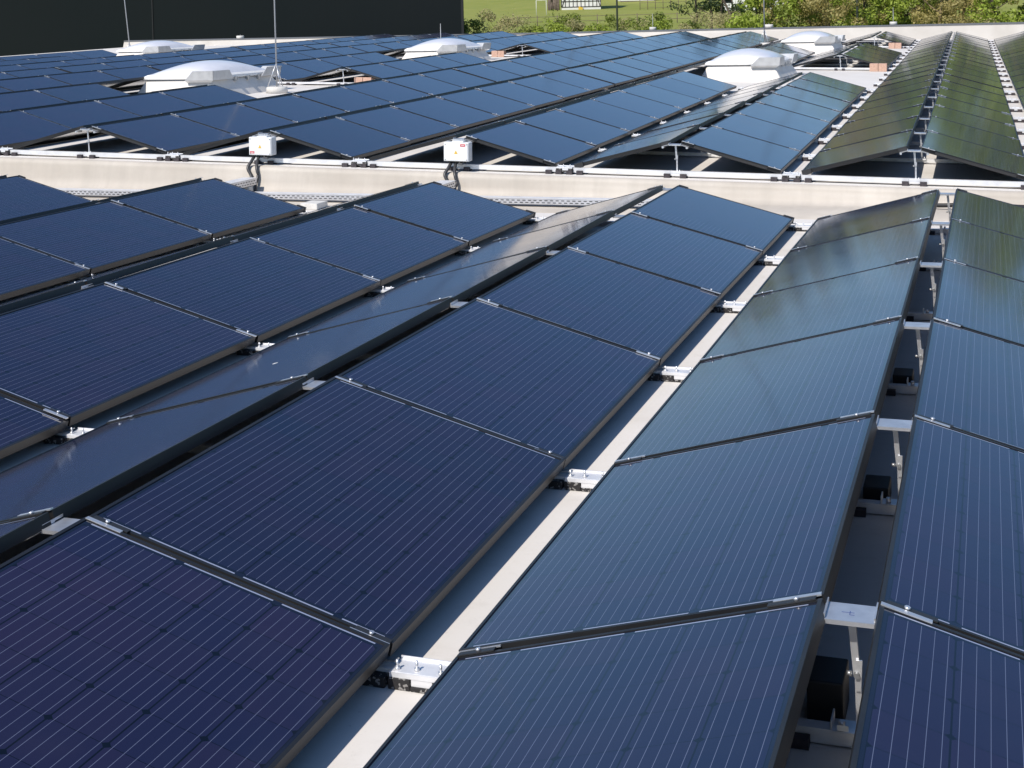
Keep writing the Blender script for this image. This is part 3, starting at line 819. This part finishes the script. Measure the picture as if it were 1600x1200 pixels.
# black boxes (optimiser casings) that hang in the ridge gap of the nearest ridge
for j, nm in ((0, 'nearest'), (1, 'second'), (2, 'third')):
    b = MB(); b.box(-.075, .015, -.02, .13, .0, .11 if j == 0 else .065); b.box(-.03, -.02, .13, .16, .03, .05)
    o = b.build('optimiser_casing', M_BLACK, None, Matrix.Translation((-.045, j * PT + .10, ZR)), .006)
    tag(o, f'black casing on the roof beneath the rightmost ridge gap, {nm} to the viewer', 'casing', 'black casings in the ridge gap')

# ------------------------------------------------------------------ dark building behind
D = far(-18.6, 44.0, 0)
a = YAW + math.atan((730 - PPX) / FPX); t = (D.y + .3 - CAM_C.y) / math.cos(a)
cx = CAM_C.x + t * math.sin(a)
bd = empty('dark_clad_hall', Vector((cx, D.y, GZ)), 'tall dark green-grey clad hall standing behind the left of the roof', 'building')
b = MB(); b.hexa([(-90, 0, 0), (0, 0, 0), (-16, 40, 0), (-90, 40, 0)], [(-90, 0, 10.5), (0, 0, 10.5), (-16, 40, 10.5), (-90, 40, 10.5)]); b.build('wall', M_CLAD, bd)
b = MB()
for px_ in (241,):
    a2 = YAW + math.atan((px_ - PPX) / FPX); xx = CAM_C.x + (D.y - CAM_C.y) * math.tan(a2) - cx
    b.box(xx - .03, xx + .03, -.035, -.002, 0, 10.4)
b.build('panel_joint', M_CLADJ, bd)
b = MB(); b.box(-.10, .012, -.04, -.001, 0, 10.45); b.build('corner_trim', M_CLADJ, bd)
b = MB(); b.hexa([(-90.1, -.1, 10.502), (.06, -.1, 10.502), (-16, 40.1, 10.502), (-90.1, 40.1, 10.502)], [(-90.1, -.1, 10.75), (.06, -.1, 10.75), (-16, 40.1, 10.75), (-90.1, 40.1, 10.75)]); b.build('roof_edge', M_COPING, bd)

# ------------------------------------------------------------------ land, hill, sky
def ground_z(d, az):
    """height of the land at distance d from the camera"""
    pts = [(0, -6.5), (56, -6.5), (62, -2.6), (70, -1.1), (80, -.7), (110, .5), (150, 1.2), (220, 3.5), (300, 9.5), (420, 24.), (560, 46.), (700, 58.), (900, 62), (1400, 62)]
    for (a0, z0), (a1, z1) in zip(pts[:-1], pts[1:]):
        if d <= a1:
            t = (d - a0) / (a1 - a0); z = z0 + (z1 - z0) * t; break
    else: z = pts[-1][1]
    hill = max(0, z - 4); k = .62 + .38 * (.5 + .5 * math.cos((az + .28) * 1.6)) + .05 * math.sin(az * 7) + .03 * math.sin(az * 17 + 1)
    return min(z, 4) + hill * k * (.86 + .24 * math.exp(-((az + .19) / .09) ** 2))
g = MB(); rings = [0, 30, 50, 56, 60, 64, 72, 80, 95, 110, 130, 150, 180, 220, 260, 300, 360, 420, 490, 560, 630, 700, 800, 900, 1400, 3000]; NA = 144
for d in rings:
    for i in range(NA):
        az = 2 * math.pi * i / NA
        g.v.append((CAM_C.x + d * math.sin(az), CAM_C.y + d * math.cos(az), ground_z(d, (az + math.pi) % (2 * math.pi) - math.pi)))
for r_ in range(len(rings) - 1):
    for i in range(NA):
        i2 = (i + 1) % NA; g.f.append((r_ * NA + i, (r_) * NA + i2, (r_ + 1) * NA + i2, (r_ + 1) * NA + i)); g.m.append(0); g.sm.add(len(g.f) - 1)
# flip so normals point up
g.f = [tuple(reversed(f)) for f in g.f]
gm = g.build('meadow', M_MEADOW); gm['kind'] = 'structure'

# ------------------------------------------------------------------ trees and shrubs
def leaf_cloud(mb, centre, rad, n, size, rnd, mi=0, flat=1.0):
    for _ in range(n):
        while True:
            q = Vector((rnd.uniform(-1, 1), rnd.uniform(-1, 1), rnd.uniform(-1, 1)))
            if q.length < 1: break
        if rnd.random() < .55 and q.length > 0: q = q.normalized() * rnd.uniform(.75, 1.02)
        p = centre + Vector((q.x * rad, q.y * rad, q.z * rad * flat))
        nrm = (q * 1.3 + Vector((rnd.gauss(0, .5), rnd.gauss(0, .5), rnd.gauss(.30, .5)))).normalized()
        a_ = nrm.orthogonal().normalized(); b_ = nrm.cross(a_); t = rnd.uniform(0, 6.28)
        u = a_ * math.cos(t) + b_ * math.sin(t); v = nrm.cross(u); s = size * rnd.uniform(.55, 1.3)
        mb.poly([p - u * s, p + v * s * .55 - u * s * .1, p + u * s * .95, p - v * s * .5], mi)

def make_tree(h, cr, kind, seed, bark, leaf, n=2600, size=.22, trunk_r=.16, bare=.3, clumps=26):
    rnd = random.Random(seed); tr = MB(); cw = MB(); ends = []
    def limb(p, d, L, r, lv):
        pts = [p]; q = p.copy(); dd = d.normalized(); rr_ = [r]
        for i in range(4):
            dd = (dd + Vector((rnd.gauss(0, .12), rnd.gauss(0, .12), .05))).normalized(); q = q + dd * L / 4; pts.append(q.copy()); rr_.append(r * (1 - .18 * (i + 1)))
        tr.tube(pts, rr_, 6 if lv else 8, cap=False)
        ends.append(q.copy())
        if lv < 2:
            for i in range(rnd.randint(3, 5) if lv == 0 else rnd.randint(2, 3)):
                t = pts[rnd.randint(1, 4)]; a_ = rnd.uniform(0, 6.28)
                nd = Vector((math.cos(a_), math.sin(a_), rnd.uniform(.25, 1.1)))
                limb(t, nd, cr * rnd.uniform(.5, .95) * (.75 if lv else 1), r * .45, lv + 1)
    limb(Vector((0, 0, -.4)), Vector((rnd.gauss(0, .04), rnd.gauss(0, .04), 1)), h * .72, trunk_r, 0)
    for i in range(clumps):
        if kind == 'pine':
            z = h * (bare + (1 - bare) * rnd.random() ** .8); rad = cr * (1.1 - z / h) + .25; a_ = rnd.uniform(0, 6.28)
            c = Vector((math.cos(a_) * rad * rnd.random(), math.sin(a_) * rad * rnd.random(), z)); cs = cr * .28
        else:
            z = h * (bare + (1 - bare) * rnd.random()); f = 1 - abs((z / h - (.5 + bare * .5)) / (.62 - bare * .3)) ** 2.2; rad = cr * max(.25, f); a_ = rnd.uniform(0, 6.28); rr = math.sqrt(rnd.random())
            c = Vector((math.cos(a_) * rad * rr, math.sin(a_) * rad * rr, z)); cs = cr * rnd.uniform(.17, .33)
        leaf_cloud(cw, c, cs, n // clumps, size, rnd, 0, .75)
    for e_ in ends[1:]:
        leaf_cloud(cw, e_, cr * .25, max(6, n // 160), size, rnd, 0, .8)
    return tr.mesh('trunk', bark), cw.mesh('crown', leaf)

TREES = {
    'pine': [make_tree(14, 2.6, 'pine', 21 + i, M_BARK, L_PINE, 4500, .16, .17, .24, 30) for i in range(2)],
    'maple': [make_tree(13, 4.0, 'round', 31 + i, M_BARK, L_BRIGHT, 11000, .15, .2, .05, 60) for i in range(2)],
    'budding': [make_tree(13, 3.6, 'round', 41 + i, M_BARKY, L_OLIVE, 7500, .11, .15, .08, 40) for i in range(2)],
    'mid': [make_tree(12, 3.4, 'round', 51 + i, M_BARK, L_MID, 7500, .15, .17, .06, 36) for i in range(2)],
    'bush': [make_tree(3.4, 1.7, 'round', 61 + i, M_BARK, L_MID, 2600, .085, .05, .05, 22) for i in range(2)],
    'brightbush': [make_tree(3.4, 1.8, 'round', 71 + i, M_BARK, L_BRIGHT, 2600, .085, .05, .05, 22) for i in range(2)],
    'drybush': [make_tree(3.2, 1.7, 'round', 81 + i, M_BARKY, L_STRAW, 2800, .06, .04, .05, 20) for i in range(2)],
    'brownbush': [make_tree(6.0, 2.0, 'round', 91 + i, M_BARKY, L_BROWN, 3600, .085, .07, .05, 26) for i in range(2)],
}
KINDNAME = {'pine': ('pine_tree', 'tree'), 'maple': ('leafy_tree', 'tree'), 'budding': ('budding_tree', 'tree'), 'mid': ('leafy_tree', 'tree'), 'bush': ('shrub', 'shrub'),
            'brightbush': ('shrub', 'shrub'), 'drybush': ('dry_shrub', 'shrub'), 'brownbush': ('brown_shrub', 'shrub')}
rt = random.Random(5)
def plant(kind, px_, dist, scale, lab, grp, dz=0.0):
    P = bearing(px_, dist, 0); az = math.atan2(P.x - CAM_C.x, P.y - CAM_C.y); P.z = ground_z(dist, az) - .1 + dz
    nm, cat = KINDNAME[kind]
    M = Matrix.Translation(P) @ Matrix.Rotation(rt.uniform(0, 6.28), 4, 'Z') @ Matrix.Diagonal((scale * rt.uniform(.92, 1.08), scale * rt.uniform(.92, 1.08), scale, 1))
    r = empty(nm, M, lab, cat, grp)
    t_, c_ = TREES[kind][rt.randint(0, 1)]
    link('trunk', t_, r); link('crown', c_, r)
G1, G2, G3 = 'shrubs along the field edge', 'trees beyond the right end of the roof', 'pines at the field corner'
hedge = [(742, 'bush'), (778, 'drybush'), (806, 'drybush'), (836, 'bush'), (862, 'brightbush'), (890, 'bush'), (914, 'drybush'), (938, 'brightbush'), (962, 'bush'), (990, 'drybush'),
         (1014, 'bush'), (1036, 'brightbush'), (1062, 'drybush'), (1084, 'bush'), (1108, 'drybush'), (1136, 'drybush'), (1160, 'brightbush'), (1186, 'bush')]
colour = {'bush': 'mid green', 'brightbush': 'fresh green', 'drybush': 'straw coloured'}
for i, (x, kd) in enumerate(hedge):
    plant(kd, x, 74 + rt.uniform(-3, 4), rt.uniform(.70, .88) + (.14 if 760 < x < 830 else 0), f'{colour[kd]} shrub in the hedge along the field, {ORD[i + 1]} from the dark hall', G1)
pos = ['nearest the half-timbered house', 'second from the field', 'in the middle of the clump', 'fourth from the field', 'next to the thin mast', 'rightmost of the clump']
for i, (x, d) in enumerate(((1088, 104), (1112, 112), (1128, 100), (1146, 108), (1164, 98), (1182, 106))):
    plant('pine', x, d, rt.uniform(.56, .68), f'dark pine with bare trunk at the field corner, {pos[i]}', G3)
right = [('brightbush', 1212, 70, 1.30, 'big fresh green bush right of the pines'), ('bush', 1240, 69, 1.0, 'mid green bush beside the big fresh green bush'), ('budding', 1268, 71, .72, 'olive budding tree with yellow stems above the farthest right skylight'),
         ('brownbush', 1316, 69, .92, 'rust brown shrub between budding tree and bright green tree'), ('budding', 1292, 84, .74, 'olive budding tree half hidden behind the rust brown shrub'),
         ('maple', 1354, 70, .56, 'bright green dense tree by the lamp pole, left one'), ('maple', 1398, 73, .60, 'bright green dense tree above the parapet rod, right of the lamp pole'), ('mid', 1430, 78, .66, 'darker green tree right beside the dense bright green trees'),
         ('budding', 1468, 70, .66, 'olive budding tree above the central far ridges, left one'), ('budding', 1506, 74, .70, 'olive budding tree above the central far ridges, right one'), ('brownbush', 1488, 67, .66, 'low brown shrub in front of the two olive budding trees'),
         ('maple', 1592, 69, .66, 'bright green tree at the right edge of the picture'), ('mid', 1650, 74, .95, 'mid green tree out beyond the right edge of the view'), ('budding', 1712, 78, 1.0, 'budding tree well beyond the right edge of the view'), ('maple', 1780, 76, .95, 'bright green tree farthest beyond the right edge'),
         ('mid', 1215, 108, .72, 'green tree far behind the fresh green bush'), ('mid', 1336, 104, .66, 'green tree behind the rust brown shrub'), ('budding', 1446, 108, .70, 'budding tree behind the darker green tree'), ('budding', 1552, 100, .60, 'thin budding tree standing farther back near the right edge'),
         ('drybush', 1536, 67, .9, 'straw shrub low behind the parapet near the right edge'), ('brownbush', 1250, 90, .9, 'brown shrub behind the mid green bush')]
for kd, x, d, sc_, lab in right:
    plant(kd, x, d, sc_, lab, G2)

# the far wooded hillside
fo = MB(); rf_ = random.Random(3)
for i in range(620):
    az = rf_.uniform(-1.0, .75); d = rf_.uniform(330, 720)
    if d < 430 and rf_.random() < .55: continue
    z = ground_z(d, az); P = Vector((CAM_C.x + d * math.sin(az), CAM_C.y + d * math.cos(az), z))
    hh = rf_.uniform(8, 15)
    for c in range(5):
        leaf_cloud(fo, P + Vector((rf_.gauss(0, 2.2), rf_.gauss(0, 2.2), hh * rf_.uniform(.3, .85))), rf_.uniform(2, 3.6), 14, 1.9, rf_, rf_.randint(0, 2))
o = fo.build('far_woods', [L_MID, L_OLIVE, L_BROWN]); tag(o, 'distant mixed woods covering the hillside', 'woods', None, 'stuff')

# ------------------------------------------------------------------ half-timbered house, barn, fence, poles on the field
def on_land(px_, d):
    P = bearing(px_, d, 0); P.z = ground_z(d, math.atan2(P.x - CAM_C.x, P.y - CAM_C.y)); return P
Ph = on_land(910, 215)
az_h = YAW + math.atan((910 - PPX) / FPX)
Mh = Matrix.Translation(Ph) @ Matrix.Rotation(-az_h, 4, 'Z')
hs = empty('half_timbered_house', Mh, 'white half-timbered farmhouse on the green field', 'house')
b = MB(); b.box(-2.95, 2.95, 0, 7, -1.0, 5.2); b.build('wall', M_PLAST, hs)
b = MB(); n = 11
for i in range(n):
    x = -2.95 + 5.9 * i / (n - 1); b.box(x - .055, x + .055, -.03, -.002, .42, 5.2)
for z in (.42, 1.25, 2.2, 3.4, 4.4): b.box(-2.95, 2.95, -.045, -.031, z - .06, z + .06)
b.hexa([(-2.9, -.06, .5), (-2.78, -.06, .5), (-2.78, -.047, .5), (-2.9, -.047, .5)], [(-2.4, -.06, 2.1), (-2.28, -.06, 2.1), (-2.28, -.047, 2.1), (-2.4, -.047, 2.1)])
b.hexa([(2.78, -.06, .5), (2.9, -.06, .5), (2.9, -.047, .5), (2.78, -.047, .5)], [(2.28, -.06, 2.1), (2.4, -.06, 2.1), (2.4, -.047, 2.1), (2.28, -.047, 2.1)])
b.build('timber_frame', M_TIMBER, hs)
b = MB(); b.hexa([(-3.3, -.5, 5.2), (3.3, -.5, 5.2), (3.3, 7.5, 5.2), (-3.3, 7.5, 5.2)], [(-3.3, 3.4, 8.6), (3.3, 3.4, 8.6), (3.3, 3.6, 8.6), (-3.3, 3.6, 8.6)]); b.build('roof', M_TILE, hs)
b = MB(); b.box(-.4, .25, -.5, -.1, -.6, .35); b.box(-.3, -.1, -.45, -.2, .35, .5); tag(b.build('garden_bench', M_YEL, None, Mh), 'small yellow bench against the half-timbered house', 'bench')
b = MB()
rw = random.Random(9)
for i in range(60):
    x = rw.uniform(-5.0, -3.3); y = rw.uniform(-.6, .8); t_ = .085
    b.tube([(x, y, -.8), (x + rw.gauss(0, .08), y, rw.uniform(.9, 2.3))], t_, 5)
tag(b.build('log_stack', M_WOOD, None, Mh), 'brown stack of upright logs left of the half-timbered house', 'wood stack')
Pb = on_land(1000, 235)
Mb = Matrix.Translation(Pb) @ Matrix.Rotation(-az_h + .1, 4, 'Z')
bn = empty('white_barn', Mb, 'low white barn at the top edge right of the half-timbered house', 'barn')
b = MB(); b.box(-2.9, 2.6, 0, 8, .1, 6.2); b.build('wall', M_PLAST, bn)
b = MB(); b.box(-2.9, 2.6, .0, 7.9, -1, .095); b.build('plinth', M_WOOD, bn)
b = MB(); b.hexa([(-3.2, -.3, 6.2), (2.9, -.3, 6.2), (2.9, 8.3, 6.2), (-3.2, 8.3, 6.2)], [(-3.2, 3.9, 9), (2.9, 3.9, 9), (2.9, 4.1, 9), (-3.2, 4.1, 9)]); b.build('roof', M_TILE, bn)
Pc = on_land(1212, 190)
bn2 = empty('white_cottage', Matrix.Translation(Pc) @ Matrix.Rotation(.2, 4, 'Z'), 'white cottage glimpsed between the pines and the green bush', 'house')
b = MB(); b.box(-6.5, 4, 0, 7, -1, 4.6); b.build('wall', M_PLAST, bn2)
b = MB(); b.box(-6.5, -5.5, -.03, -.001, 1.0, 2.2); b.box(-2.5, -1.5, -.03, -.001, 1.0, 2.2); b.box(1, 2, -.03, -.001, 1.0, 2.2); b.build('window', M_CLAD, bn2)
b = MB(); b.hexa([(-6.9, -.4, 4.6), (4.4, -.4, 4.6), (4.4, 7.4, 4.6), (-6.9, 7.4, 4.6)], [(-6.9, 3.4, 7.6), (4.4, 3.4, 7.6), (4.4, 3.6, 7.6), (-6.9, 3.6, 7.6)]); b.build('roof', M_TILE, bn2)

def fence(pxs, d, lab, h=1.1, rails=(.45, .95), grp='field fences'):
    r = empty('post_fence', Vector((0, 0, 0)), lab, 'fence', grp)
    pts = [on_land(x, d) for x in pxs]; me_p = None
    for p in pts:
        if me_p is None:
            b = MB(); b.tube([(0, 0, -.4), (0, 0, h)], .045, 6); me_p = b.mesh('post', M_WOOD)
        link('post', me_p, r, Matrix.Translation(p))
    for z in rails:
        b = MB(); b.tube([p + Vector((0, 0, z)) for p in pts], .028, 5); b.build('rail', M_WOOD, r)
fence([810 + 31.2 * i for i in range(10)], 150, 'long wooden field fence behind the hedge, below the house')
fence([1002 + 12 * i for i in range(7)], 205, 'short paddock fence in front of the white barn', 2.0, (.25, 1.0, 1.9))
def pole(px_, d, h, lab, r0=.055):
    P = on_land(px_, d); r = empty('lamp_pole', P, lab, 'lamp pole', 'lamp poles')
    b = MB(); b.tube([(0, 0, -.3), (0, 0, h)], [r0, r0 * .6], 10); b.build('pole', M_POLE, r)
    b = MB(); b.tube([(0, 0, h - .05), (.0, -.5, h + .15), (0, -.9, h + .18)], .05, 8); b.box(-.13, .13, -1.5, -.85, h + .12, h + .26); b.build('lamp_head', M_POLE, r)
pole(966, 70, 11, 'thin grey lamp pole standing in the hedge right of the house')
pole(1341, 68, 11, 'dark lamp pole in front of the bright green trees', .06)
P = on_land(840, 190); b = MB()
b.tube([(0, 0, -.3), (0, 0, 2.0)], .035, 6); b.tube([(0, 0, 1.97), (1.4, 0, 1.97)], .03, 6); b.tube([(1.4, 0, -.3), (1.4, 0, 2.0)], .035, 6)
tag(b.build('goal_frame', M_PLAST, None, Matrix.Translation(P)), 'small white goal frame on the field left of the log stack', 'goal')

# ------------------------------------------------------------------ camera, light, sky
cam = bpy.data.cameras.new('camera'); co_ = bpy.data.objects.new('camera', cam); col.objects.link(co_)
cam.sensor_fit = 'HORIZONTAL'; cam.sensor_width = 36; cam.lens = FPX / 1600 * 36
cam.shift_x = (800 - PPX) / 1600; cam.shift_y = -(600 - PPY) / 1600
cam.clip_start = .05; cam.clip_end = 6000
co_.matrix_world = Matrix.Translation(CAM_C) @ Matrix((RT, UP, -FW)).transposed().to_4x4()
scene.camera = co_

SUN = Vector((-.28, -.86, 1.0)).normalized()      # towards the sun
sun = bpy.data.lights.new('sun', 'SUN'); sun.energy = 4.35; sun.angle = R(.53); sun.color = (1, .94, .86)
so = bpy.data.objects.new('sun', sun); col.objects.link(so); so.rotation_euler = SUN.to_track_quat('Z', 'Y').to_euler()
world = bpy.data.worlds.new('World'); scene.world = world; world.use_nodes = True
nt = world.node_tree; bg = nt.nodes['Background']
sk = nt.nodes.new('ShaderNodeTexSky'); sk.sky_type = 'NISHITA'; sk.sun_disc = False
sk.sun_elevation = math.asin(SUN.z); sk.sun_rotation = math.atan2(SUN.x, SUN.y)
sk.air_density = 1.0; sk.dust_density = .55; sk.ozone_density = 4.0; sk.altitude = 150
hs_ = nt.nodes.new('ShaderNodeHueSaturation'); hs_.inputs['Saturation'].default_value = 1.12
nt.links.new(sk.outputs[0], hs_.inputs['Color']); nt.links.new(hs_.outputs[0], bg.inputs[0]); bg.inputs[1].default_value = .119
vs = scene.view_settings
vs.view_transform = 'Standard'; vs.look = 'None'; vs.exposure = 0.0; vs.gamma = 1
scene.cycles.max_bounces = 8; scene.cycles.glossy_bounces = 5; scene.cycles.diffuse_bounces = 1; scene.cycles.transmission_bounces = 4
scene.cycles.use_denoising = True
